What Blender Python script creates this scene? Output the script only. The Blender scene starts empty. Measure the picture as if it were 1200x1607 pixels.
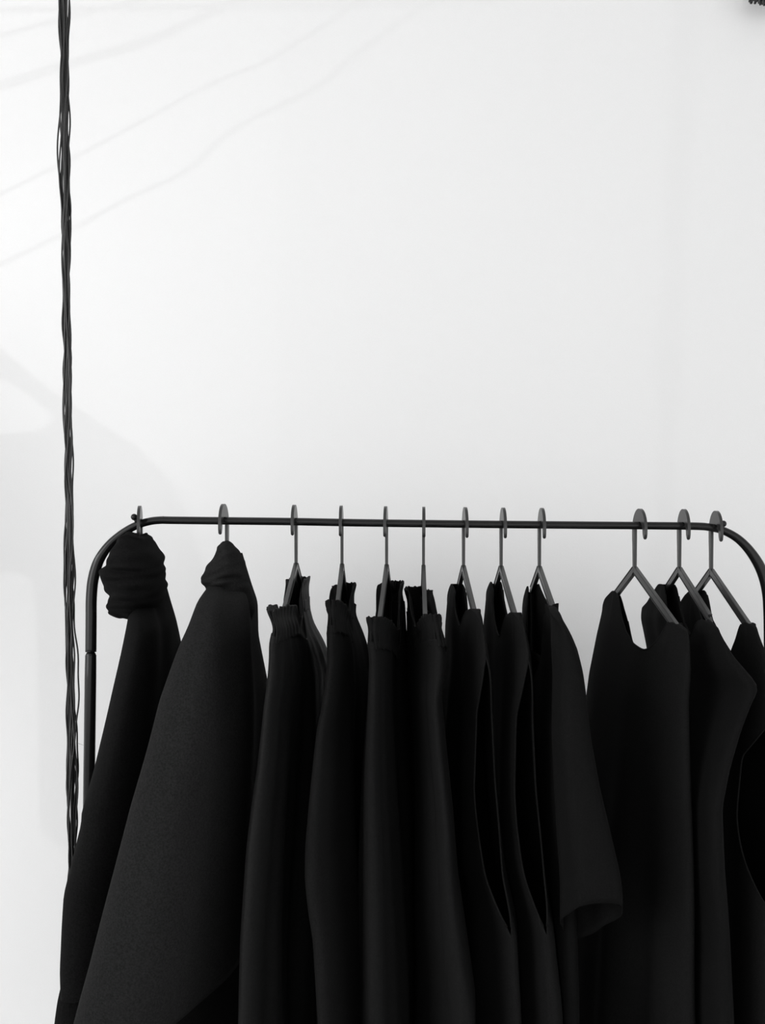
import bpy, bmesh, math, random
from mathutils import Vector, Matrix
from mathutils.bvhtree import BVHTree
rnd = random.Random(7)
S = bpy.context.scene
COL = S.collection
# ------------------------------------------------------------------ camera model
FPX, CX, CY = 1350.0, 655.0, 880.0        # focal length and optical axis in photo pixels
DIST, CAMZ = 1.244, 1.47                  # camera to rail plane (y=0), camera height
WALLY = 0.45

def P(px, py, y):
    d = DIST + y
    return Vector(((px-CX)/FPX*d, y, CAMZ-(py-CY)/FPX*d))
def zat(py, y): return CAMZ-(py-CY)/FPX*(DIST+y)

cam = bpy.data.cameras.new('camera'); co = bpy.data.objects.new('camera', cam); COL.objects.link(co)
co.location = (0, -DIST, CAMZ); co.rotation_euler = (math.pi/2, 0, 0)
cam.sensor_fit = 'HORIZONTAL'; cam.sensor_width = 36; cam.lens = FPX/1200*36
cam.shift_x = -(CX-600)/1200; cam.shift_y = (CY-803.5)/1200
cam.clip_start = 0.02
S.camera = co
vs = S.view_settings
vs.view_transform = 'Standard'; vs.look = 'None'; vs.gamma = 1; vs.use_curve_mapping = False; vs.exposure = 0

# ------------------------------------------------------------------ materials
def mat(name, col, rough=.8, spec=.1, noise=None, bump=None, sheen=0, var=0):
    m = bpy.data.materials.new(name); m.use_nodes = True
    nt = m.node_tree; b = nt.nodes['Principled BSDF']
    b.inputs['Base Color'].default_value = (col, col, col, 1)
    b.inputs['Roughness'].default_value = rough
    b.inputs['Specular IOR Level'].default_value = spec
    if sheen:
        b.inputs['Sheen Weight'].default_value = sheen
        b.inputs['Sheen Roughness'].default_value = .5
    tc = nt.nodes.new('ShaderNodeTexCoord')
    if var:
        n = nt.nodes.new('ShaderNodeTexNoise'); n.inputs['Scale'].default_value = noise or 300
        n.inputs['Detail'].default_value = 2
        nt.links.new(tc.outputs['Object'], n.inputs['Vector'])
        r = nt.nodes.new('ShaderNodeMapRange')
        r.inputs['From Min'].default_value = .3; r.inputs['From Max'].default_value = .7
        r.inputs['To Min'].default_value = col*(1-var); r.inputs['To Max'].default_value = col*(1+var)
        nt.links.new(n.outputs['Fac'], r.inputs['Value'])
        c = nt.nodes.new('ShaderNodeCombineColor')
        for k in range(3): nt.links.new(r.outputs[0], c.inputs[k])
        nt.links.new(c.outputs[0], b.inputs['Base Color'])
    if bump:
        sc, st, ds = bump
        n = nt.nodes.new('ShaderNodeTexNoise'); n.inputs['Scale'].default_value = sc
        n.inputs['Detail'].default_value = 4
        nt.links.new(tc.outputs['Object'], n.inputs['Vector'])
        bp = nt.nodes.new('ShaderNodeBump'); bp.inputs['Strength'].default_value = st
        bp.inputs['Distance'].default_value = ds
        nt.links.new(n.outputs['Fac'], bp.inputs['Height'])
        nt.links.new(bp.outputs['Normal'], b.inputs['Normal'])
    return m

M_WALL = mat('white_wall_paint', .86, .75, .15, noise=700, var=.025, bump=(260, .25, .0006))
M_CEIL = mat('white_ceiling_paint', .8, .9, .1)
M_FLOOR = mat('pale_floor_boards', .5, .5, .3, noise=8, var=.2)
M_METAL = mat('black_lacquered_steel', .008, .2, .32)
M_PLASTIC = mat('black_moulded_plastic', .018, .32, .6)
M_CORD = mat('black_waxed_cord', .02, .45, .5, noise=900, var=.4)
M_WOOL = mat('black_wool', .0078, .95, .03, noise=500, var=.30, bump=(900, .3, .0006))
M_GREYWOOL = mat('charcoal_wool', .0158, .95, .03, noise=450, var=.28, bump=(800, .3, .0006))
M_COTTON = mat('black_cotton', .0085, .85, .05, noise=500, var=.25, bump=(900, .2, .0004))
M_SATIN = mat('black_crisp_cotton', .0100, .6, .09, noise=400, var=.25, bump=(90, .35, .002))
M_JERSEY = mat('black_jersey', .0085, .9, .04, noise=600, var=.25, bump=(900, .2, .0004))
M_JERSEY2 = mat('faded_black_jersey', .0066, .9, .04, noise=600, var=.25, bump=(900, .2, .0004))

# ------------------------------------------------------------------ helpers
def empty(name, label, cat, loc, group=None):
    o = bpy.data.objects.new(name, None); COL.objects.link(o)
    o.location = loc; o.empty_display_size = .05
    o['label'] = label; o['category'] = cat
    if group: o['group'] = group
    return o
def link(name, bm, m, parent=None, smooth=True, label=None, solid=0):
    me = bpy.data.meshes.new(name)
    bmesh.ops.recalc_face_normals(bm, faces=bm.faces)
    if parent is not None:
        bmesh.ops.translate(bm, verts=bm.verts, vec=-Vector(parent.location))
    bm.to_mesh(me); bm.free()
    if smooth:
        for p in me.polygons: p.use_smooth = True
    me.materials.append(m)
    o = bpy.data.objects.new(name, me); COL.objects.link(o)
    if parent is not None: o.parent = parent
    if label: o['label'] = label
    if solid:
        s = o.modifiers.new('thickness', 'SOLIDIFY'); s.thickness = solid; s.offset = 0
    return o
def smoothpath(pts, n):
    pts = [Vector(p) for p in pts]
    if len(pts) < 3:
        return [pts[0].lerp(pts[-1], i/n) for i in range(n+1)]
    out = []
    q = [pts[0]*2-pts[1]]+pts+[pts[-1]*2-pts[-2]]
    m = len(pts)-1
    for i in range(n+1):
        f = i/n*m; k = min(int(f), m-1); t = f-k
        a, b, c, d = q[k:k+4]
        out.append(.5*((2*b)+(c-a)*t+(2*a-5*b+4*c-d)*t*t+(3*b-a-3*c+d)*t**3))
    return out
def tube(bm, pts, rad, seg=10, cap=True):
    pts = [Vector(p) for p in pts]; n = len(pts); rings = []
    up = None
    for i, p in enumerate(pts):
        t = (pts[min(i+1, n-1)]-pts[max(i-1, 0)]).normalized()
        if up is None:
            up = Vector((1, 0, 0)) if abs(t.x) < .8 else Vector((0, 1, 0))
        a = (up-t*up.dot(t)).normalized(); up = a
        b = t.cross(a); r = rad[i] if isinstance(rad, (list, tuple)) else rad
        rings.append([bm.verts.new(p+a*(r*math.cos(2*math.pi*k/seg))+b*(r*math.sin(2*math.pi*k/seg))) for k in range(seg)])
    for i in range(n-1):
        for k in range(seg):
            bm.faces.new((rings[i][k], rings[i][(k+1) % seg], rings[i+1][(k+1) % seg], rings[i+1][k]))
    if cap:
        bm.faces.new(rings[0][::-1]); bm.faces.new(rings[-1])
def bar(bm, a, b, h, w, xdir=Vector((1, 0, 0)), bev=.0012):
    """Bevelled bar from a to b: h high in its own plane, w thick along xdir."""
    a = Vector(a); b = Vector(b); t = (b-a).normalized(); n = xdir.cross(t).normalized()
    vs_ = []
    for p in (a, b):
        for s, q in ((-1, -1), (1, -1), (1, 1), (-1, 1)):
            vs_.append(bm.verts.new(p+xdir*(s*w/2)+n*(q*h/2)))
    f = [bm.faces.new([vs_[i] for i in q]) for q in ((0, 1, 2, 3), (7, 6, 5, 4), (0, 4, 5, 1), (1, 5, 6, 2), (2, 6, 7, 3), (3, 7, 4, 0))]
    es = list({e for x in f for e in x.edges})
    bmesh.ops.bevel(bm, geom=es, offset=bev, segments=2, affect='EDGES')
def box(name, lo, hi, m, kind='structure'):
    bm = bmesh.new(); bmesh.ops.create_cube(bm, size=1)
    for v in bm.verts:
        v.co = Vector([lo[i]+(v.co[i]+.5)*(hi[i]-lo[i]) for i in range(3)])
    o = link(name, bm, m, None, False); o['kind'] = kind
    return o
def sphere(bm, c, r, seg=14):
    bmesh.ops.create_uvsphere(bm, u_segments=seg, v_segments=seg//2+2, radius=r, matrix=Matrix.Translation(c))
def lerp(a, b, t): return a+(b-a)*t
def sstep(x): x = max(0., min(1., x)); return x*x*(3-2*x)
def interp(tab, x):
    """Piecewise-linear table [(x, v...)] ascending in x."""
    if x <= tab[0][0]: return tab[0][1:]
    for i in range(len(tab)-1):
        if x <= tab[i+1][0]:
            f = (x-tab[i][0])/max(1e-9, tab[i+1][0]-tab[i][0])
            return tuple(lerp(p, q, f) for p, q in zip(tab[i][1:], tab[i+1][1:]))
    return tab[-1][1:]
class Curve:
    """A smoothed table."""
    def __init__(s, tab, r):
        tab = sorted(tab); s.lo = tab[0][0]; s.hi = tab[-1][0]; s.n = 240
        raw = [interp(tab, lerp(s.lo, s.hi, i/s.n)) for i in range(s.n+1)]
        k = max(1, int(r/max(1e-6, s.hi-s.lo)*s.n)); s.v = []
        for i in range(s.n+1):
            kk = min(k, i, s.n-i); ws = [1-abs(j)/(kk+1) for j in range(-kk, kk+1)]; tot = sum(ws)
            s.v.append(tuple(sum(w*raw[i+j][c] for w, j in zip(ws, range(-kk, kk+1)))/tot for c in range(len(raw[0]))))
    def __call__(s, x):
        f = max(0., min(1., (x-s.lo)/(s.hi-s.lo)))*s.n; i = min(int(f), s.n-1); t = f-i
        return tuple(lerp(a, b, t) for a, b in zip(s.v[i], s.v[i+1]))

def stations(L, r=.012):
    """[(px, py, depth, half width, side)] -> Curve over z of (x, y, half width); side +1: px is the left outline, -1 the right one."""
    tab = []
    for e in L:
        px, py, y, hw = e[:4]; side = e[4] if len(e) > 4 else 0
        p = P(px, py, y); tab.append((p.z, p.x+side*hw, y, hw))
    return Curve(tab, r)

def settle(F, B, p):
    """Centre each edge so that the outermost point of the rounded cross-section lies on the measured outline."""
    F = [list(e)+[0]*(5-len(e)) for e in F]; B = [list(e)+[0]*(5-len(e)) for e in B]
    want = [(e, e[0], e[4]) for e in F+B]
    for e in F+B:
        e[0] += e[4]*e[3]*FPX/(DIST+e[2])
    sides = [w[2] for w in want]
    for e in F+B: e[4] = 0
    us = [(math.copysign(abs(math.cos(t))**(2/p), math.cos(t)), abs(math.sin(t))**(2/p)) for t in [math.pi*i/40 for i in range(41)]]
    lim = [e[0] for e in F+B]
    for it in range(5):
        Fc, Bc = stations(F, .001), stations(B, .001)
        for i, (e, px, sd) in enumerate(want):
            if not sd: continue
            z = zat(e[1], e[2]); f, b = Fc(z), Bc(z); best = None
            for u, w in us:
                k = (u+1)/2
                if (k < .5) == (e in F): continue
                x = lerp(b[0], f[0], k)-sd*w*lerp(b[2], f[2], k); y = lerp(b[1], f[1], k)
                q = CX+x*FPX/(DIST+y)
                best = q if best is None else (min(best, q) if sd > 0 else max(best, q))
            e[0] += max(-12, min(12, px-best))
            m = e[3]*FPX/(DIST+e[2])*1.05
            e[0] = max(lim[i]-m, min(lim[i]+m, e[0]))
    return F, B

def cloth(name, parent, m, F, B, top, zbot, topR=None, p=2.4, nt=112, nr=70, folds=(), amp=(.001, .006), slit=None,
          slitB=None, close=(), solid=.0014, ruffle=None, pinch=.045, wmin=.0048, seed=0, rpow=1.35, crease=(), hang=None, keep=False):
    """A hanging fabric shell: at each height a closed flattened ring between the back edge B and the front edge F.
    top: [(depth, photo y)] of the upper edge of the left-facing sheet, topR of the right-facing one."""
    rg = random.Random(seed)
    F, B = settle(F, B, p)
    Fc, Bc = stations(F), stations(B)
    def topcurve(t):
        return Curve([(y, zat(py, y)) for y, py in t], .012)
    TL = topcurve(top); TR = topcurve(topR) if topR else TL
    hull = [(y, max(TL(y)[0], TR(y)[0])) for y in [lerp(TL.lo, TL.hi, i/60) for i in range(61)]]
    # what the shoulders would be without a neckline: the running maximum from both ends
    zmax = max(h[1] for h in hull); im = [h[1] for h in hull].index(zmax)
    iL = max(range(0, 31), key=lambda i: hull[i][1]); iR = max(range(30, 61), key=lambda i: hull[i][1])
    def shoulder(y):
        f = max(0, min(60, (y-TL.lo)/(TL.hi-TL.lo)*60)); i = int(f)
        if iL < i < iR: return lerp(hull[iL][1], hull[iR][1], (f-iL)/max(1, iR-iL))+.01
        return hull[i][1]
    ph = [(rg.uniform(0, 6.28), rg.uniform(0, 6.28), rg.uniform(.7, 1.3)) for _ in range(8)]
    ztop0 = max(Fc.hi, Bc.hi); fx = Fc(Fc.hi); bx = Bc(Bc.hi)
    bm = bmesh.new(); grid = []; tops = []
    for i in range(nt+1):
        base = 2*math.pi*i/nt
        th0 = base
        u0 = math.copysign(abs(math.cos(th0))**(2/p), math.cos(th0))
        y0 = lerp(bx[1], fx[1], (u0+1)/2)
        left = math.sin(th0) < 0
        zt = (TL if left else TR)(y0)[0]
        if abs(math.sin(th0)) < .05: zt = max(TL(y0)[0], TR(y0)[0])
        if ruffle: zt += ruffle[1]*(math.sin(ruffle[0]*th0*1.0+1)+.6*math.sin(int(ruffle[0]*1.7)*th0))-.0012*max(0, math.cos(th0))**10
        zb = zbot(y0, zt) if callable(zbot) else zbot
        colv = []
        for j in range(nr+1):
            v = (j/nr)**rpow
            z = lerp(zt, zb, v)
            th = th0
            d = interp(slit, z)[0] if slit else 0
            dB = interp(slitB, z)[0] if slitB else 0
            if d > 0 or dB > 0:
                if base <= math.pi: th = lerp(d, math.pi-dB, base/math.pi)
                else: th = lerp(math.pi+dB, 2*math.pi-d, (base-math.pi)/math.pi)
            c, s_ = math.cos(th), math.sin(th)
            u = math.copysign(abs(c)**(2/p), c); w = math.copysign(abs(s_)**(2/p), s_)
            f, b = Fc(z), Bc(z); k = (u+1)/2
            x = lerp(b[0], f[0], k); y = lerp(b[1], f[1], k); hw = lerp(b[2], f[2], k)
            sh = shoulder(y0)
            if pinch: g = math.sqrt(max(0, min(1, (sh-z)/pinch)))
            else: g = 1
            hh = max(min(hw, wmin), hw*g)
            dz = zt-z; a = lerp(amp[0], amp[1], sstep(dz/.45))*g
            fo = 0
            for q, (fr, wt) in enumerate(folds):
                o = ph[q]
                fo += wt*math.sin(fr*(u+1)*1.5*o[2]+o[0]+(2.1 if w > 0 else 0)+dz*3*math.sin(o[1]))
            for (u1, u2, wd, dep, side) in crease:      # a long fold running from u1 at the top to u2 at the hem
                if (w > 0) == (side > 0):
                    uu = lerp(u1, u2, v); fo += dep/max(1e-6, a)*math.exp(-((u-uu)/wd)**2)*sstep(dz/.08)*side
            wv = s_*s_
            xx = x+w*hh+fo*a*wv
            yy = y
            if ruffle:
                rf = ruffle[2]*(.65+.35*math.cos(v*9))
                xx += math.copysign(rf*math.sin(ruffle[0]*th0+ph[0][0]+v*.8), w)*wv
                yy -= c*rf*.9*math.sin(int(ruffle[0]*1.3)*th0+ph[1][0])
                hh2 = ruffle[3] if len(ruffle) > 3 else 0
                xx -= w*hh2*math.sin(v*math.pi)
            else:
                yy -= c*a*.7*math.sin(5*dz/.1*.35+ph[2][0]+1.4*math.cos(th0))
            if hang is not None and abs(s_) > .12:         # the cloth lies round its hanger, not through it
                A_, tw_, hl_ = APEX[hang], HANG[hang][1], HLS[hang]
                fade = sstep((hl_+.027-abs(yy))/.012)*sstep((A_.z-SL*max(0, abs(yy)-.02)-z+.0095)/.0055)*sstep((z-(A_.z-.155))/.02)
                xh = HX[hang]-tw_*yy; gap = .0041
                if w > 0: xx += max(0, xh+gap-xx)*fade
                else: xx -= max(0, xx-xh+gap)*fade
            for t_ in DONE[-3:]:                            # and beside its neighbour on the rail
                if t_[0] is parent: continue
                hit = t_[1].ray_cast(Vector((3, yy, z)), Vector((-1, 0, 0)))
                if hit[0] is not None and xx < hit[0].x+.0025+.0008*(w > 0): xx = hit[0].x+.0025+.0008*(w > 0)
            colv.append(bm.verts.new((xx, yy, z)))
        grid.append(colv); tops.append(y0)
    for i in range(nt):
        for j in range(nr):
            bm.faces.new((grid[i][j], grid[i+1][j], grid[i+1][j+1], grid[i][j+1]))
    for (ya, yb) in close:                  # shoulder seams
        for i in range(nt//2):
            if ya <= tops[i] <= yb and ya <= tops[i+1] <= yb:
                q = [grid[i][0], grid[i+1][0], grid[nt-i-1][0], grid[nt-i][0]]
                q = list(dict.fromkeys(q))
                if len(q) > 2: bm.faces.new(q)
    toprow = [g[0].co.copy() for g in grid]; botrow = [g[-1].co.copy() for g in grid]
    front = [(grid[0][j].co.copy(), grid[nt][j].co.copy()) for j in range(nr+1)]
    bmesh.ops.remove_doubles(bm, verts=bm.verts, dist=2e-5)
    if hang is not None or keep: DONE.append((parent, BVHTree.FromBMesh(bm)))
    o = link(name, bm, m, parent, solid=solid)
    return o, dict(top=toprow, tops=tops, bot=botrow, front=front)

def binding(name, parent, m, pts, r=.0017, label=None):
    if len(pts) < 4: return
    bm = bmesh.new(); tube(bm, pts, r, 6); return link(name, bm, m, parent, label=label)
def neck_binding(parent, m, info, ya, yb, r=.0016):
    bm = bmesh.new(); n = len(info['tops'])-1; ok = False
    for rng in (range(0, n//2+1), range(n//2, n+1)):
        pts = [info['top'][i] for i in rng if ya <= info['tops'][i] <= yb]
        if len(pts) > 3: tube(bm, pts, r, 6); ok = True
    if ok: link('neckline_binding', bm, m, parent)

# ------------------------------------------------------------------ the room
box('wall_back', (-4.5, WALLY, -.05), (4.5, WALLY+.12, 3.05), M_WALL)
box('floor', (-4.5, -4.5, -.1), (4.5, WALLY, 0), M_FLOOR)
box('ceiling', (-4.5, -4.5, 3.0), (4.5, WALLY, 3.1), M_CEIL)
box('baseboard_back', (-4.5, WALLY-.015, 0), (4.5, WALLY, .09), M_CEIL)

# ------------------------------------------------------------------ clothes rack
rack = empty('clothes_rack', 'black steel tube clothes rack with rounded corners holding all the hangers', 'clothes rack', (.02, 0, 0))
RAIL = [(142.6, 1023), (143, 975), (143.4, 938), (146.5, 908), (155, 880), (171, 856), (191, 838), (213, 825), (235, 818.2), (255, 816.2), (276, 816.6),
        (457, 818.6), (570, 820.6), (758, 822.8), (915, 824.2), (1040, 825.2), (1094, 825.9), (1113, 827.6), (1135, 833), (1158, 846), (1178, 867), (1194, 894), (1203, 925), (1206, 960), (1207, 1023)]
path = smoothpath([P(a, b, 0) for a, b in RAIL], 260)
def railrad(p):
    dz = max(0, P(600, 821, 0).z-p.z); return lerp(.0056, .0077, sstep(dz/.075))
bm = bmesh.new(); tube(bm, path, [railrad(p) for p in path], 20)
link('top_rail', bm, M_METAL, rack)
def rail_z(x):
    best = min((abs(p.x-x), p.z) for p in path if p.z > 1.48); return best[1]
for sx, (xa, xb) in ((-1, (142.5, 139.0)), (1, (1207, 1210))):
    a = P(xa, 1023.5, 0); lean = (P(xb, 1300, 0)-P(xa, 1027, 0)); lean = lean/abs(lean.z)
    bot = a+lean*(a.z-.075)
    bm = bmesh.new()
    n = 30; pts = []; rr = []
    for t, r in ((0, .0052), (.0015, .0066), (.004, .0077), (.03, .0080), (1, .0080)):
        pts.append(a+(bot-a)*t); rr.append(r)
    tube(bm, pts, rr, 18); link('post', bm, M_METAL, rack)
    # foot: a bent tube across the depth
    bm = bmesh.new()
    fp = smoothpath([(bot.x, -.24, .012), (bot.x, -.2, .045), (bot.x, -.06, .08), (bot.x, .06, .08), (bot.x, .2, .045), (bot.x, .24, .012)], 40)
    tube(bm, fp, .009, 12); link('foot', bm, M_METAL, rack)
bm = bmesh.new(); tube(bm, [(-.47, 0, .16), (.5, 0, .16)], .0065, 12); link('lower_rail', bm, M_METAL, rack)
for px, py in ((210.5, 811.5), (1134.5, 822)):
    bm = bmesh.new(); c = P(px, py, -.004); sphere(bm, c, .0048)
    tube(bm, [c, c+Vector((.004 if px < 600 else -.002, .003, -.010))], .0026, 8)
    link('end_stop', bm, M_METAL, rack)

# ------------------------------------------------------------------ hangers
HANG = [ # px of stem, twist (front arm to the right), label
 (221.5, .22, 'black plastic hanger under the collar of the outermost coat at the rack corner'),
 (356, -.02, 'black plastic hanger holding the large charcoal coat'),
 (464.5, .01, 'black plastic hanger of the gathered skirt next to the charcoal coat'),
 (536.5, .03, 'black plastic hanger holding the second gathered skirt from the charcoal coat'),
 (606.5, -.03, 'black plastic hanger holding the third gathered skirt from the charcoal coat'),
 (664.3, .01, 'black plastic hanger seen edge-on, holding the gathered skirt nearest the tank dresses'),
 (727, .07, 'black plastic hanger of the tank dress next to the gathered skirts'),
 (786, .05, 'black plastic hanger holding the middle one of the three close-set tops, a tank dress'),
 (846, .035, 'black plastic hanger with crossbar glimpsed inside the short-sleeved top'),
 (995.5, .12, 'black plastic hanger of the scoop-neck dress, first after the wide gap in the row'),
 (1065.5, .02, 'black plastic hanger holding the loose cap-shouldered top, second from the right rack corner'),
 (1115.5, .01, 'black plastic hanger hanging on the bend of the rail, last in the row'),
]
SL = .50; HLS = [.040, .072, .12, .115, .115, .10, .110, .115, .085, .12, .095, .115]
APEX = []; HX = []; DONE = []
RC = .0059
def hook_outline(drop):
    c = 0.0; ai, bi = .0155, .0125; zc = RC-bi; ao, bo = .0245, .0312
    o = []
    o.append((c-ao+.0035, -.0205)); o.append((c-ao+.0012, -.0185)); o.append((c-ao+.0003, -.0130))
    for k in range(0, 25):
        a = math.pi-math.pi*k/24
        o.append((c+ao*math.cos(a), zc+bo*math.sin(a)))
    o += [(c+ao-.0002, zc-.012), (c+ao-.001, -.03), (c+ao-.001, -drop), (c+ai+.0005, -drop), (c+ai+.0005, -.03), (c+ai, zc-.010)]
    for k in range(0, 25):
        a = math.pi*k/24
        o.append((c+ai*math.cos(a), zc+bi*math.sin(a)))
    o += [(c-ai-.0008, -.0130), (c-ai-.0022, -.0185), (c-ai-.0045, -.0205)]
    return o
for hi, (px, tw, lab) in enumerate(HANG):
    y_st = .0195; HL = HLS[hi]-.0
    A0 = P(px, 824, y_st)
    x0 = A0.x+tw*y_st
    rz = rail_z(x0)+(.002 if hi == 0 else .001 if hi == 11 else 0); drop = .0640
    root = empty('clothes_hanger', lab, 'hanger', (x0, 0, rz), 'hangers on the rail')
    root.rotation_euler = (0, 0, tw)       # turn about the vertical: front arm (towards -y) goes to +x
    th = .0042
    bm = bmesh.new(); ol = hook_outline(drop+.003)
    f1 = [bm.verts.new((-th/2, a, b)) for a, b in ol]; f2 = [bm.verts.new((th/2, a, b)) for a, b in ol]
    n = len(ol)
    fa = bm.faces.new(f1); fb = bm.faces.new(f2[::-1])
    rim = [bm.faces.new((f1[i], f2[i], f2[(i+1) % n], f1[(i+1) % n])) for i in range(n)]
    es = [e for e in bm.edges if (e.verts[0] in f1) == (e.verts[1] in f1)]
    bmesh.ops.bevel(bm, geom=es, offset=.0009, segments=2, affect='EDGES')
    bmesh.ops.triangulate(bm, faces=[f for f in bm.faces if len(f.verts) > 6])
    def lk(nm, bm):
        me = bpy.data.meshes.new(nm); bmesh.ops.recalc_face_normals(bm, faces=bm.faces); bm.to_mesh(me); bm.free()
        me.materials.append(M_PLASTIC)
        o = bpy.data.objects.new(nm, me); COL.objects.link(o); o.parent = root
        for p in me.polygons: p.use_smooth = True
        ss = o.modifiers.new('edge', 'EDGE_SPLIT'); ss.split_angle = math.radians(40)
        return o
    lk('hook', bm)
    zA = -drop
    for s in (-1, 1):
        bm = bmesh.new()
        ye = HL if s > 0 else -HL-.010; b = Vector((0, ye, zA-SL*abs(ye-y_st))); a = Vector((0, y_st-s*.002, zA+.0015))
        bar(bm, a, b, .0095, .0044, Vector((1, 0, 0)))
        t = (b-a).normalized()
        # raised rim along the upper edge, as on a moulded hanger
        nrm = Vector((0, -t.z, t.y)) if s > 0 else Vector((0, t.z, -t.y))
        if nrm.z < 0: nrm = -nrm
        bar(bm, a+nrm*.0048+t*.004, b+nrm*.0048, .0018, .0058, Vector((1, 0, 0)), .0005); bar(bm, a-nrm*.0048+t*.009, b-nrm*.0048, .0018, .0058, Vector((1, 0, 0)), .0005)
        # rounded shoulder end curling down to the crossbar
        q = smoothpath([b-t*.002, b+Vector((0, s*.004, -.008)), Vector((0, b.y+s*.003, zA-.122)), Vector((0, b.y, zA-.130))], 12)
        tube(bm, q, .0028, 8)
        lk('shoulder_arm', bm)
    bm = bmesh.new(); zz = zA-.131
    bar(bm, (0, -HL-.01, zz), (0, HL+.002, zz), .0075, .0056); lk('crossbar', bm)
    HX.append(x0); APEX.append(Vector((x0, y_st, rz-drop)))

# ------------------------------------------------------------------ garments
def gar(name, label, cat, hi, group=None):
    a = APEX[hi]; return empty(name, label, cat, (a.x, 0, a.z-.1), group)

# G1 black coat with a slouching collar -----------------------------------------
g = gar('coat', 'black wool coat with crumpled cowl collar, at the rounded rack corner beside the cord bundle', 'coat', 0)
F = [(222, 880, -.005, .012), (214, 925, -.02, .014), (213, 955, -.06, .016), (199, 990, -.12, .024, 1), (191, 1030, -.13, .028, 1), (178, 1087, -.14, .032, 1), (164, 1150, -.15, .036, 1), (148, 1220, -.16, .040, 1), (133, 1274, -.17, .043, 1),
     (129, 1287, -.17, .046, 1), (130, 1298, -.17, .044, 1), (113, 1367, -.18, .046, 1), (100, 1417, -.18, .048, 1), (96, 1467, -.18, .048, 1), (93, 1535, -.18, .046, 1), (94, 1560, -.18, .044, 1), (99, 1640, -.18, .044, 1)]
B = [(252, 872, .08, .022, -1), (256, 903, .10, .024, -1), (270, 954, .12, .028, -1), (283, 1007, .14, .034, -1), (297, 1070, .15, .04, -1), (318, 1200, .15, .046, -1), (340, 1600, .16, .05, -1)]
cloth('sleeve', g, M_WOOL, F, B, [(-.2, 905), (-.05, 885), (0, 880), (.05, 878), (.1, 876)], lambda y, zt: lerp(.95, .87, sstep((y+.06)/.14)), folds=((3, 1), (5, .5)), amp=(.001, .005), pinch=0, seed=11, p=2.2,
      crease=((.3, .55, .25, -.005, 1),))
F2 = [(150, 1400, -.13, .03, 1), (110, 1500, -.15, .034, 1), (91, 1575, -.165, .034, 1), (86, 1610, -.17, .036, 1), (60, 1900, -.19, .04, 1)]
B2 = [(300, 1400, .10, .03, -1), (320, 1600, .12, .034, -1), (330, 1900, .14, .04, -1)]
cloth('body', g, M_WOOL, F2, B2, [(-.2, 1450), (.2, 1450)], .62, folds=((3, 1),), amp=(.001, .006), pinch=0, seed=12, p=2.2)
# collar: stacked slouching folds around the hanger stem
rows = [(838.5, 213, 227), (839.2, 204, 228), (841.5, 199, 230), (846, 194, 233), (854, 189, 238), (864, 184.5, 245), (876, 181.5, 250), (887, 179, 251), (893, 171, 251.5), (900, 165.5, 252), (908, 166.5, 253), (917, 171, 254), (927, 176, 254),
        (935, 181, 253), (942, 182, 250), (949, 179, 244), (956, 176.5, 236), (962, 178, 226), (967, 183, 214), (969, 190, 206)]
def collar(parent, m, rows, yc, yh, seed, name='collar', fold=.0018, p=2.2, diag=None):
    bm = bmesh.new(); rg = random.Random(seed); rings = []; nt = 56
    fine = []
    for i in range(len(rows)-1):
        for k in range(4): fine.append([lerp(rows[i][c], rows[i+1][c], k/4) for c in range(3)])
    fine.append(list(rows[-1]))
    for _ in range(2):
        fine = [fine[0]]+[[(fine[i-1][c]+2*fine[i][c]+fine[i+1][c])/4 for c in range(3)] for i in range(1, len(fine)-1)]+[fine[-1]]
    ph = [rg.uniform(0, 6.28) for _ in range(6)]
    n = len(fine)
    for ri, (py, l, r) in enumerate(fine):
        sc = min(1, (r-l)/70.); yhh = yh*max(.12, sc)
        ring = []
        for k in range(nt):
            a = 2*math.pi*k/nt; c, s = math.cos(a), math.sin(a)
            u = math.copysign(abs(c)**(2/p), c); w = math.copysign(abs(s)**(2/p), s)
            yr = yc+(.0195-yc)*max(0, 1-ri/10)
            y = yr-w*max(yhh, .012)
            px = (l+r)/2+(r-l)/2*u
            q = fold*(math.sin(ri*.55+2.2*a+ph[0])+.7*math.sin(ri*.9-3*a+ph[1])+.5*math.sin(5*a+ph[2]+ri*.2))
            zz = P(px, py, yr)
            v = Vector((zz.x, y, zz.z)); dirn = Vector((c*.25, -s, 0))
            v += dirn*q*(1 if ri > 2 else .2)
            v.z += .003*math.sin(2*a+ph[3])*(1 if 2 < ri < n-3 else .3)
            ring.append(bm.verts.new(v))
        rings.append(ring)
    for i in range(len(rings)-1):
        for k in range(nt):
            bm.faces.new((rings[i][k], rings[i][(k+1) % nt], rings[i+1][(k+1) % nt], rings[i+1][k]))
    return link(name, bm, m, parent, solid=.0016)
collar(g, M_WOOL, rows, -.015, .068, 3, fold=.0028)

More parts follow.
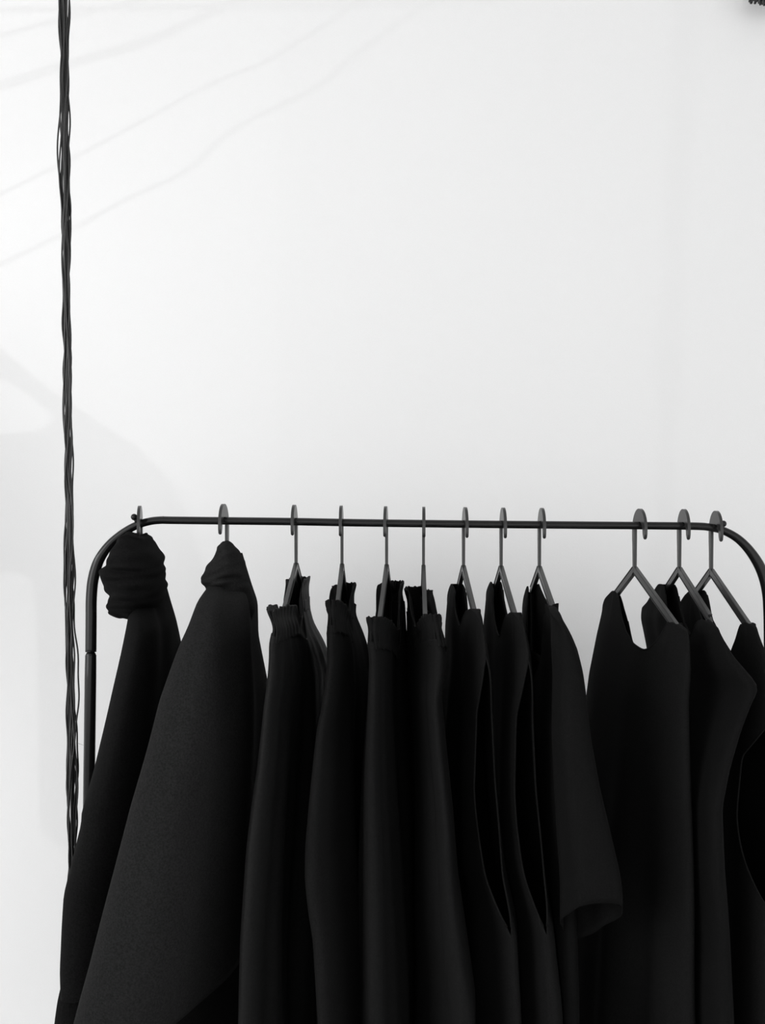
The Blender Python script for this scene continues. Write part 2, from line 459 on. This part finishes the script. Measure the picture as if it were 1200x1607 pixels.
# G2 large charcoal coat ----------------------------------------------------------
g = gar('coat', 'large flaring charcoal grey wool coat with high folded collar and wide sleeve', 'coat', 1)
F = [(352, 868, -.0, .010), (346, 900, -.02, .012), (335, 925, -.06, .016), (313, 940, -.13, .022, 1), (306, 957, -.15, .026, 1), (295, 988, -.18, .032, 1), (285, 1010, -.20, .037, 1), (273, 1042, -.21, .042, 1), (251, 1106, -.23, .050, 1), (232, 1182, -.25, .054, 1),
     (205, 1277, -.26, .058, 1), (171, 1420, -.27, .066, 1), (143, 1533, -.27, .072, 1), (122, 1607, -.27, .076, 1), (110, 1650, -.27, .078, 1)]
B = [(380, 868, .05, .020, -1), (385, 885, .08, .022, -1), (391, 905, .10, .024, -1), (403.5, 942, .12, .026, -1), (405, 992, .13, .028, -1), (420, 1071, .14, .032, -1), (432, 1150, .14, .034, -1), (440, 1300, .14, .036, -1), (445, 1650, .14, .038, -1)]
def hem2(y, zt):
    t = (y+.05)/.1; return .905+.032*sstep(t)
cloth('sleeve', g, M_GREYWOOL, F, B, [(-.15, 890), (-.05, 872), (0, 866), (.05, 868), (.1, 885)], hem2, folds=((2, 1), (4, .35)), amp=(.001, .006), pinch=0, seed=21, p=2.9, nt=140,
      crease=((.80, .70, .22, -.006, 1), (.35, .25, .3, .008, 1)))
F2 = [(215, 1400, -.19, .045, 1), (190, 1607, -.20, .05, 1), (150, 1900, -.22, .05, 1)]
B2 = [(425, 1400, .10, .030, -1), (430, 1607, .11, .03, -1), (430, 1900, .12, .03, -1)]
cloth('body', g, M_WOOL, F2, B2, [(-.2, 1450), (.2, 1450)], .58, folds=((3, 1),), amp=(.001, .005), pinch=0, seed=22, p=2.4)
rows = [(851, 349, 360), (853, 345.5, 364), (858, 343, 369), (866, 341, 377), (876, 335, 380), (886, 328, 383), (896, 322.5, 386), (904, 319.5, 387), (910, 320.5, 387), (915, 323.5, 389), (922, 329, 391), (932, 338, 394), (944, 351, 397), (956, 364, 397), (968, 376, 395), (977, 384, 392)]
collar(g, M_GREYWOOL, rows, 0.0, .064, 5, fold=.0022, p=2.0)

# G3..G6 gathered skirts ----------------------------------------------------------
def skirt(hi, label, m, F, B, top, seed, crease=(), zb=.62):
    g = gar('skirt', label, 'skirt', hi, 'gathered skirts')
    def low(y, zt): return zt-(.040 if y < 0 else .048)
    band = [(y, py) for y, py in top]
    cloth('waistband', g, m, F, B, band, low, hang=hi, ruffle=(19, .0007, .0024, .0030), nr=16, nt=260, seed=seed, pinch=0, rpow=1, p=2.6)
    body = [(y, py+30*FPX/1085*DIST/(DIST+y)*.92) for y, py in top]
    Fb = [(e[0], e[1], e[2], max(.006, e[3]-.001))+tuple(e[4:]) for e in F]
    cloth('body', g, m, Fb, B, body, zb, folds=((4, 1), (7, .6), (12, .35)), amp=(.0020, .0075), pinch=0, seed=seed+1, crease=crease, p=2.4, nt=150, hang=hi)
    return g
skirt(2, 'black elastic-waist skirt with crisp ruffled waistband hanging against the charcoal coat', M_SATIN,
  [(419, 955, -.22, .011, 1), (422, 970, -.22, .011, 1), (429, 990, -.22, .0105, 1), (424, 1007, -.22, .012, 1), (423.5, 1033, -.22, .013, 1), (421, 1068, -.22, .0135, 1), (415, 1112, -.22, .0135, 1), (411, 1150, -.22, .015, 1), (404, 1213, -.22, .017, 1), (396, 1270, -.22, .019, 1), (389, 1333, -.225, .020, 1), (380, 1483, -.23, .020, 1), (375, 1607, -.235, .02, 1), (370, 1900, -.24, .022, 1)],
  [(485.5, 900, .13, .011, -1), (486, 954, .13, .011, -1), (492, 976, .13, .012, -1), (507, 1003, .14, .017, -1), (522, 1040, .15, .022, -1), (528, 1200, .15, .024, -1), (535, 1607, .16, .026, -1)],
  [(-.25, 962), (-.2, 953), (-.15, 949), (-.085, 950), (-.07, 966), (-.04, 966), (-.03, 945), (-.015, 912), (0, 908), (.05, 907), (.1, 904), (.15, 906)], 31, crease=((.8, .85, .06, -.005, -1), (.75, .8, .07, -.006, 1)))
skirt(3, 'black gathered skirt with soft waistband, second from the charcoal coat', M_COTTON,
  [(512, 940, -.16, .0135, 1), (512, 955, -.16, .013, 1), (514, 979, -.17, .012, 1), (513, 1003, -.18, .013, 1), (514, 1042, -.19, .013, 1), (507, 1102, -.20, .014, 1), (497, 1150, -.20, .0165, 1), (485, 1257, -.21, .022, 1), (478, 1333, -.21, .0255, 1), (477, 1387, -.22, .027, 1), (482, 1433, -.22, .027, 1), (490, 1483, -.22, .026, 1), (497, 1607, -.23, .0245, 1), (495, 1900, -.23, .026, 1)],
  [(557, 910, .12, .0145, -1), (557, 935, .12, .0145, -1), (555, 960, .12, .014, -1), (567, 988, .13, .018, -1), (576, 1015, .13, .021, -1), (588, 1060, .14, .024, -1), (595, 1300, .15, .026, -1), (600, 1607, .15, .028, -1)],
  [(-.2, 942), (-.16, 940), (-.13, 944), (-.1, 950), (-.06, 964), (-.04, 950), (-.02, 925), (0, 920), (.05, 918), (.1, 914), (.15, 915)], 41)
skirt(4, 'black gathered skirt with frilled waistband, third from the charcoal coat', M_COTTON,
  [(576, 966, -.19, .0165, 1), (576, 992, -.19, .016, 1), (577, 1012, -.19, .0155, 1), (580, 1039, -.19, .0145, 1), (578, 1102, -.20, .015, 1), (574, 1180, -.20, .018, 1), (571, 1250, -.20, .0215, 1), (570, 1400, -.21, .026, 1), (570, 1607, -.22, .030, 1), (570, 1900, -.23, .03, 1)],
  [(632, 905, .12, .0135, -1), (632.5, 928, .12, .0145, -1), (634.5, 947, .12, .0155, -1), (636, 976, .12, .0165, -1), (638, 1010, .13, .018, -1), (642, 1100, .14, .022, -1), (648, 1607, .15, .026, -1)],
  [(-.22, 970), (-.19, 966), (-.15, 971), (-.12, 976), (-.1, 980), (-.08, 990), (-.05, 985), (-.03, 950), (-.01, 918), (.02, 915), (.06, 914), (.1, 911), (.15, 912)], 51, crease=((.9, .9, .05, -.006, 1),))
skirt(5, 'black gathered skirt nearest the tank dresses, its waistband right behind the edge-on hanger', M_COTTON,
  [(651, 962, -.18, .0120, 1), (650.5, 973, -.18, .0125, 1), (653, 998, -.18, .0135, 1), (653, 1022, -.18, .0150, 1), (653, 1060, -.19, .0145, 1), (652, 1100, -.20, .0125, 1), (655, 1200, -.20, .0145, 1), (661, 1290, -.21, .0155, 1), (658, 1400, -.22, .0185, 1), (654, 1500, -.23, .024, 1), (657, 1607, -.24, .028, 1), (657, 1900, -.24, .03, 1)],
  [(636, 915, .11, .019, 1), (636, 932, .11, .0195, 1), (639, 955, .11, .0190, 1), (639, 985, .12, .021, 1), (636, 1010, .13, .026, 1), (636, 1300, .14, .03, 1), (635, 1607, .15, .032, 1)],
  [(-.22, 968), (-.18, 962), (-.14, 967), (-.11, 972), (-.09, 980), (-.08, 985), (-.05, 975), (-.03, 950), (-.01, 926), (.02, 926), (.06, 925), (.1, 920), (.15, 922)], 61, crease=((.75, .9, .05, -.005, -1),))

# G7..G12 sleeveless dresses and tops ----------------------------------------------
def arm_slit(z0, z1, d, ramp=.06):
    L = [(z1-.001, 0.)]; h = z0-z1
    for i in range(25):
        t = i/24; L.append((z1+h*t, .02+d*min(1, math.sin(min(1, t/.5)*math.pi/2))**.8*min(1, (1-t)/.22)**.7*(1-.25*t)))
    return L+[(z0+.001, 0.)]
def dress(hi, name, label, cat, m, F, B, top, neck, seed, topR=None, slit=None, slitB=None, zb=.56, group=None, crease=(), amp=(.001, .007), p=2.3, pinch=.05, deep=30):
    g = gar(name, label, cat, hi, group)
    if topR is None:       # the far sheet dips a little lower at the neck
        topR = []
        for i in range(60):
            y = lerp(top[0][0], top[-1][0], i/59); py = interp(top, y)[0]
            t = (y-neck[0])/(neck[1]-neck[0])
            if 0 < t < 1: py += deep*math.sin(math.pi*t)**.6
            topR.append((y, py))
    o, info = cloth('body', g, m, F, B, top, zb, topR=topR, folds=((3, 1), (6, .5), (9, .3)), amp=amp, seed=seed, slit=slit, slitB=slitB,
                    close=((-.3, neck[0]-.02), (neck[1]+.045, .3)), crease=crease, p=p, nt=150, nr=90, pinch=pinch, hang=hi)
    neck_binding(g, m, info, neck[0]-.004, neck[1]+.004)
    if slit:
        zs = [z for z, d in slit if d > 0]
        for s in (0, 1):
            pts = [q[s] for q in info['front'] if min(zs)-.004 < q[s].z < max(zs)+.004]
            binding('armhole_binding', g, m, pts, .0013)
    return g
dress(6, 'tank_dress', 'black tank dress with thin shoulders and deep armhole, next to the gathered skirts', 'dress', M_JERSEY,
  [(753, 950, -.17, .012), (757, 985, -.17, .013), (761, 1020, -.17, .013), (765, 1060, -.18, .013), (769, 1150, -.19, .016), (770, 1250, -.20, .020), (780, 1384, -.20, .023), (803, 1472, -.20, .022), (811, 1607, -.21, .023), (808, 1900, -.22, .028)],
  [(699.5, 930, .15, .010, 1), (699.5, 945, .15, .010, 1), (697.5, 1020, .15, .014, 1), (693, 1060, .15, .016, 1), (690, 1100, .15, .018, 1), (688, 1300, .15, .024, 1), (682, 1450, .16, .026, 1), (680, 1607, .16, .028, 1)],
  [(-.18, 990), (-.165, 975), (-.147, 960), (-.11, 955), (-.088, 960), (-.07, 972), (-.053, 985), (-.03, 972), (.002, 950), (.026, 926), (.06, 917), (.075, 916), (.11, 925), (.14, 935), (.155, 947)], (-.088, .026), 71,
  slit=arm_slit(1.350, 1.02, .85), slitB=None)
dress(7, 'tank_dress', 'black tank dress with wide scooped neck, in the middle of the three close-set tops', 'dress', M_JERSEY,
  [(813, 955, -.16, .012), (822, 985, -.17, .012), (828, 1020, -.17, .012), (830, 1060, -.18, .013), (831, 1150, -.18, .016), (833, 1250, -.19, .019), (843, 1384, -.20, .023), (860, 1479, -.20, .022), (872, 1607, -.21, .024), (870, 1900, -.22, .03)],
  [(760.5, 925, .14, .010, 1), (760, 955, .14, .011, 1), (758, 1020, .14, .014, 1), (757, 1100, .14, .018, 1), (760, 1300, .15, .022, 1), (765, 1607, .15, .028, 1)],
  [(-.18, 1000), (-.165, 985), (-.145, 968), (-.134, 962), (-.11, 961), (-.09, 966), (-.068, 978), (-.045, 999), (-.025, 996), (-.01, 985), (.01, 958), (.028, 926), (.045, 914), (.06, 912), (.1, 922), (.128, 930), (.145, 945)], (-.09, .028), 81,
  slit=arm_slit(1.345, 1.02, .8))
g9 = dress(8, 'top', 'black short-sleeved top with round neck, beside the wide gap in the row', 'top', M_JERSEY2,
  [(871, 950, -.155, .006), (876, 985, -.16, .008), (884, 1030, -.16, .013), (888, 1100, -.16, .019), (890, 1300, -.16, .024), (895, 1607, -.17, .026), (900, 1900, -.18, .028)],
  [(818, 935, .148, .010, 1), (817.5, 960, .148, .010, 1), (815, 1020, .15, .014, 1), (813, 1100, .15, .018, 1), (812, 1300, .15, .022, 1), (812, 1607, .15, .026, 1)],
  [(-.2, 998), (-.156, 971), (-.11, 948), (-.097, 945), (-.088, 975), (-.07, 1035), (-.03, 1064), (.0, 1056), (.03, 1015), (.045, 960), (.055, 920), (.07, 919), (.126, 939), (.15, 958)], (-.092, .05), 91,
  topR=[(-.2, 998), (-.156, 971), (-.11, 948), (-.097, 945), (-.077, 955), (-.049, 953), (0, 940), (.035, 925), (.052, 916), (.07, 918), (.126, 939), (.15, 958)], zb=.66)
cloth('sleeve', g9, M_JERSEY2,
  [(873, 946, -.195, .006, -1), (884, 969, -.2, .008, -1), (898, 997, -.215, .012, -1), (908, 1032, -.22, .015, -1), (914, 1057, -.22, .017, -1), (920, 1104, -.225, .021, -1), (926, 1163, -.23, .024, -1), (940, 1242, -.235, .028, -1), (959, 1321, -.24, .034, -1), (974, 1384, -.245, .038, -1), (978, 1412, -.245, .039, -1), (978, 1500, -.245, .04, -1)],
  [(866, 955, -.13, .007), (872, 997, -.14, .010), (878, 1057, -.14, .014), (884, 1163, -.14, .017), (892, 1321, -.14, .02), (900, 1500, -.14, .02)],
  [(-.24, 1000), (-.21, 985), (-.18, 966), (-.15, 955), (-.12, 950)], lambda y, zt: lerp(1.072, .985, max(0, min(1, (y+.195)/.065))), folds=((3, 1),), amp=(.0008, .003), seed=95, pinch=.05, nr=50, close=((-.3, .3),), keep=True)

dress(9, 'dress', 'black scoop-neck dress with flaring side, first after the wide gap in the row', 'dress', M_JERSEY,
  [(1072, 965, -.17, .011), (1080, 1000, -.18, .013), (1080, 1050, -.18, .016), (1076, 1100, -.18, .018), (1080, 1300, -.18, .021), (1085, 1607, -.19, .026), (1090, 1900, -.2, .03)],
  [(944.5, 930, .145, .010, 1), (944, 957, .145, .011, 1), (934, 1010, .15, .014, 1), (925, 1056, .15, .018, 1), (919, 1103, .155, .021, 1), (910, 1200, .16, .024, 1), (890, 1400, .16, .027, 1), (878, 1607, .16, .030, 1)],
  [(-.2, 1004), (-.16, 985), (-.135, 974), (-.12, 980), (-.105, 1003), (-.085, 1018), (-.068, 1020), (-.030, 1009), (.007, 989), (.037, 965), (.053, 941), (.068, 929), (.085, 926), (.131, 941), (.15, 957)], (-.125, .062), 101,
  topR=[(-.2, 1004), (-.16, 985), (-.135, 974), (-.12, 990), (-.105, 1030), (-.06, 1050), (0, 1040), (.04, 1010), (.06, 980), (.08, 945), (.095, 930), (.131, 941), (.15, 957)])
dress(10, 'top', 'black loose top with wide cap shoulder, middle one of three near the right rack corner', 'top', M_JERSEY2,
  [(1126, 975, -.17, .011, -1), (1128, 985, -.18, .014, -1), (1150, 1029, -.20, .020, -1), (1172, 1058, -.21, .024, -1), (1190, 1080, -.215, .024, -1), (1180, 1101, -.215, .015, -1), (1162, 1150, -.21, .018, -1), (1145, 1210, -.21, .02, -1), (1133, 1273, -.21, .021, -1), (1135, 1368, -.21, .023, -1), (1145, 1500, -.21, .025, -1), (1152, 1607, -.22, .027, -1), (1160, 1900, -.22, .03, -1)],
  [(1008, 945, .19, .009, 1), (1004.5, 968, .19, .010, 1), (1011, 995, .19, .011, 1), (1016, 1020, .185, .013, 1), (1017, 1100, .18, .018, 1), (1014, 1300, .18, .022, 1), (1010, 1607, .18, .026, 1)],
  [(-.22, 1010), (-.2, 1000), (-.155, 980), (-.125, 970), (-.11, 978), (-.08, 1000), (-.03, 1005), (.0, 985), (.015, 962), (.03, 941), (.04, 925), (.05, 917), (.08, 916), (.11, 928), (.152, 945), (.2, 957)], (-.115, .036), 111)
dress(11, 'tank_dress', 'black sleeveless dress with long open armhole, hanging on the bend of the rail', 'dress', M_JERSEY,
  [(1182, 970, -.14, .011), (1190, 1000, -.15, .013), (1203, 1040, -.16, .018), (1212, 1100, -.17, .026), (1213, 1204, -.18, .034), (1213, 1300, -.18, .040), (1213, 1400, -.18, .041), (1215, 1607, -.19, .042), (1218, 1900, -.2, .045)],
  [(1064, 945, .13, .010, 1), (1064, 960, .135, .010, 1), (1066, 1020, .14, .013, 1), (1070, 1100, .14, .018, 1), (1072, 1300, .14, .022, 1), (1072, 1607, .14, .026, 1)],
  [(-.17, 1010), (-.15, 992), (-.128, 978), (-.114, 975), (-.1, 985), (-.094, 1000), (-.07, 1030), (-.04, 1030), (.0, 985), (.025, 958), (.038, 942), (.055, 927), (.067, 925), (.093, 933), (.133, 952)], (-.106, .046), 121,
  slit=arm_slit(1.27, 1.035, .95, .05))

# ------------------------------------------------------------------ the hanging cord bundle
rope = empty('hanging_cord_bundle', 'loose bundle of thin black cords hanging straight down beside the rack', 'cord', P(103, 0, 0))
nstr = 20
def rope_c(z):
    t = (z-1.0)/1.4
    px = lerp(106, 102, max(0, min(1, t)))
    return Vector(((px-CX)/FPX*DIST, lerp(.02, -.010, t), z))
ties = sorted([rnd.uniform(.7, 2.95) for _ in range(26)])
for k in range(nstr):
    bm = bmesh.new(); pts = []
    a0 = 2*math.pi*k/nstr*2.4; rr = lerp(.0022, .0068, (k*7 % nstr)/nstr)
    o = [rnd.uniform(0, 6.28) for _ in range(6)]; sp = [rnd.uniform(.7, 1.4) for _ in range(4)]
    stray = k in (2, 9, 13)
    n = 300
    for i in range(n+1):
        z = lerp(2.995, .55, i/n)
        loose = .95+.16*math.sin(z*9.1+1.3)*math.sin(z*4.3)+.12*math.sin(z*23)
        spread = 1+.15*sstep((1.75-z)/.5)
        a = a0+2.0*z*sp[0]+.7*math.sin(13*z*sp[1]+o[0])
        r = rr*loose*spread+.0014*math.sin(31*z*sp[2]+o[1])+.0009*math.sin(71*z*sp[3]+o[2])
        c = rope_c(z)
        q = 0
        if stray: q = .0065*max(0, math.sin(6.5*z*sp[1]+o[3]))**6*(1 if k != 9 else -1)
        pts.append(c+Vector((r*math.cos(a)*.95+q, r*math.sin(a)*.8, 0)))
    tube(bm, pts, .00125, 6); link('strand', bm, M_CORD, rope)
for a, b in (((112, 1165), (131, 1169.5)), ((85, 1490), (95, 1500))):
    bm = bmesh.new(); A_, B_ = P(a[0], a[1], .012), P(b[0], b[1], .012)
    if a[0] < 100: A_, B_ = P(a[0], a[1], -.165), P(b[0], b[1], -.165)
    tube(bm, smoothpath([A_, (A_+B_)/2+Vector((0, 0, .0008)), B_], 8), .00018, 5)
    if a[0] > 100: link('stray_fibre', bm, M_CORD, rope)
    else: bm.free()

# dark tassel whose tip shows in the top corner
tas = empty('tassel', 'dark shaggy tassel tip just showing at the top right corner against the wall', 'tassel', P(1200, -60, .41))
for k in range(26):
    bm = bmesh.new(); x = lerp(1176, 1228, k/25.); yb = 3.5+3*math.sin(k*1.9)+(2.5 if x > 1192 else -1)
    y = .405+.012*math.sin(k*2.4)
    a = P(x, yb, y); b = P(lerp(x, 1203, .75), -75, .41)
    tube(bm, smoothpath([b, a.lerp(b, .5)+Vector((.003*math.sin(k*1.7), 0, 0)), a], 14), .0026, 6); link('fringe', bm, M_CORD, tas)
bm = bmesh.new(); c = P(1203, -78, .41); sphere(bm, c, .016); link('knot', bm, M_CORD, tas)
bm = bmesh.new(); tube(bm, [c, Vector((c.x, c.y, 2.998))], .002, 8); link('hanging_loop', bm, M_CORD, tas)

# ------------------------------------------------------------------ lights
KEY = Vector((-2.4, -.85, 2.2))
def wall(px, py): return P(px, py, WALLY)
def onray(px, py, k):
    w = wall(px, py); return w+(KEY-w)*k
# unseen cords added along the key lamp's rays to draw faint wall lines
CORDS = [[(-90, 350), (0, 305), (130, 240), (260, 170), (340, 128), (420, 95), (500, 45), (560, 5), (640, -40), (760, -110)],
         [(-90, 452), (0, 415), (110, 362), (200, 312), (290, 270), (350, 215), (420, 175), (500, 135), (560, 85), (620, 40), (670, 5), (780, -80)],
         [(-90, 168), (0, 140), (100, 107), (220, 72), (290, 42), (360, 10), (450, -25), (560, -80)],
         [(-90, 158), (0, 131), (100, 99), (220, 64), (290, 36), (360, 4), (450, -31), (560, -86)],
         [(-90, 80), (0, 56), (90, 32), (200, 4), (300, -25), (400, -60)],
         [(-90, 20), (0, 16), (200, 12), (500, 8), (640, 5), (800, 0)]]
for i, c in enumerate(CORDS):
    bm = bmesh.new()
    pts = smoothpath([onray(a, b, lerp(.20+.035*i, .34+.035*i, max(0, min(1, (a+90)/850.)))) for a, b in c], 60)
    pts = [Vector((pts[0].x-.05, pts[0].y, 2.999)), pts[0]+Vector((-.03, 0, .05))]+pts+[Vector((pts[-1].x+.02, pts[-1].y, 2.999))]
    tube(bm, pts, .0034, 6)
    o = link('shadow_cord', bm, M_CORD); o['label'] = 'thin black cord added out of view to throw a faint line on the white wall'
    o['category'] = 'cord'; o['group'] = 'cords added to cast wall lines'
# unseen sleeveless top, added and outlined to cast a shadow beside the rack
tk = empty('shadow_singlet', 'black sleeveless top added out of view to cast a shadow on the wall', 'top', onray(-170, 420, .34))
OUT = [(-205, 470), (-150, 440), (-60, 502), (0, 553), (70, 610), (130, 650), (200, 695), (250, 745), (280, 800), (300, 870), (312, 960), (318, 1100), (320, 1320), (75, 1320), (72, 1100), (70, 960), (62, 915), (20, 895),
       (-60, 890), (-140, 850), (-200, 740), (-230, 600)]
HOLE = [(-20, 583), (40, 612), (88, 648), (98, 664), (70, 678), (20, 684), (-60, 684), (-130, 650), (-120, 600), (-70, 560)]
bm = bmesh.new()
def loop(L, k): return [bm.verts.new(onray(a, b, k)) for a, b in L]
ov, hv = loop(OUT, .34), loop(HOLE, .34)
es = [bm.edges.new((v[i], v[(i+1) % len(v)])) for v in (ov, hv) for i in range(len(v))]
bmesh.ops.triangle_fill(bm, edges=es, use_beauty=True)
sg = link('body', bm, M_JERSEY, tk, solid=.026)
bv = sg.modifiers.new('soft_edge', 'BEVEL'); bv.width = .008; bv.segments = 3; bv.limit_method = 'ANGLE'; bv.angle_limit = math.radians(50)
bm = bmesh.new(); a = onray(-170, 430, .34); tube(bm, [a, Vector((a.x, a.y, 2.998))], .002, 6); link('hanging_loop', bm, M_CORD, tk)

def light(name, typ, loc, target, energy, **kw):
    l = bpy.data.lights.new(name, typ); l.energy = energy
    for k, v in kw.items(): setattr(l, k, v)
    o = bpy.data.objects.new(name, l); COL.objects.link(o); o.location = loc
    d = Vector(target)-Vector(loc); o.rotation_euler = d.to_track_quat('-Z', 'Y').to_euler()
    return o
light('key_lamp', 'POINT', KEY, (0, 0, 1.5), 20, shadow_soft_size=.009)
light('left_fill_light', 'AREA', (-2.6, -2.2, 2.0), (-.1, .3, 1.7), 34, shape='RECTANGLE', size=1.8, size_y=1.8)  # added soft fill from the left, no window is built there
w = bpy.data.worlds.new('world'); S.world = w; w.use_nodes = True
w.node_tree.nodes['Background'].inputs[0].default_value = (1, 1, 1, 1)
w.node_tree.nodes['Background'].inputs[1].default_value = 1.29
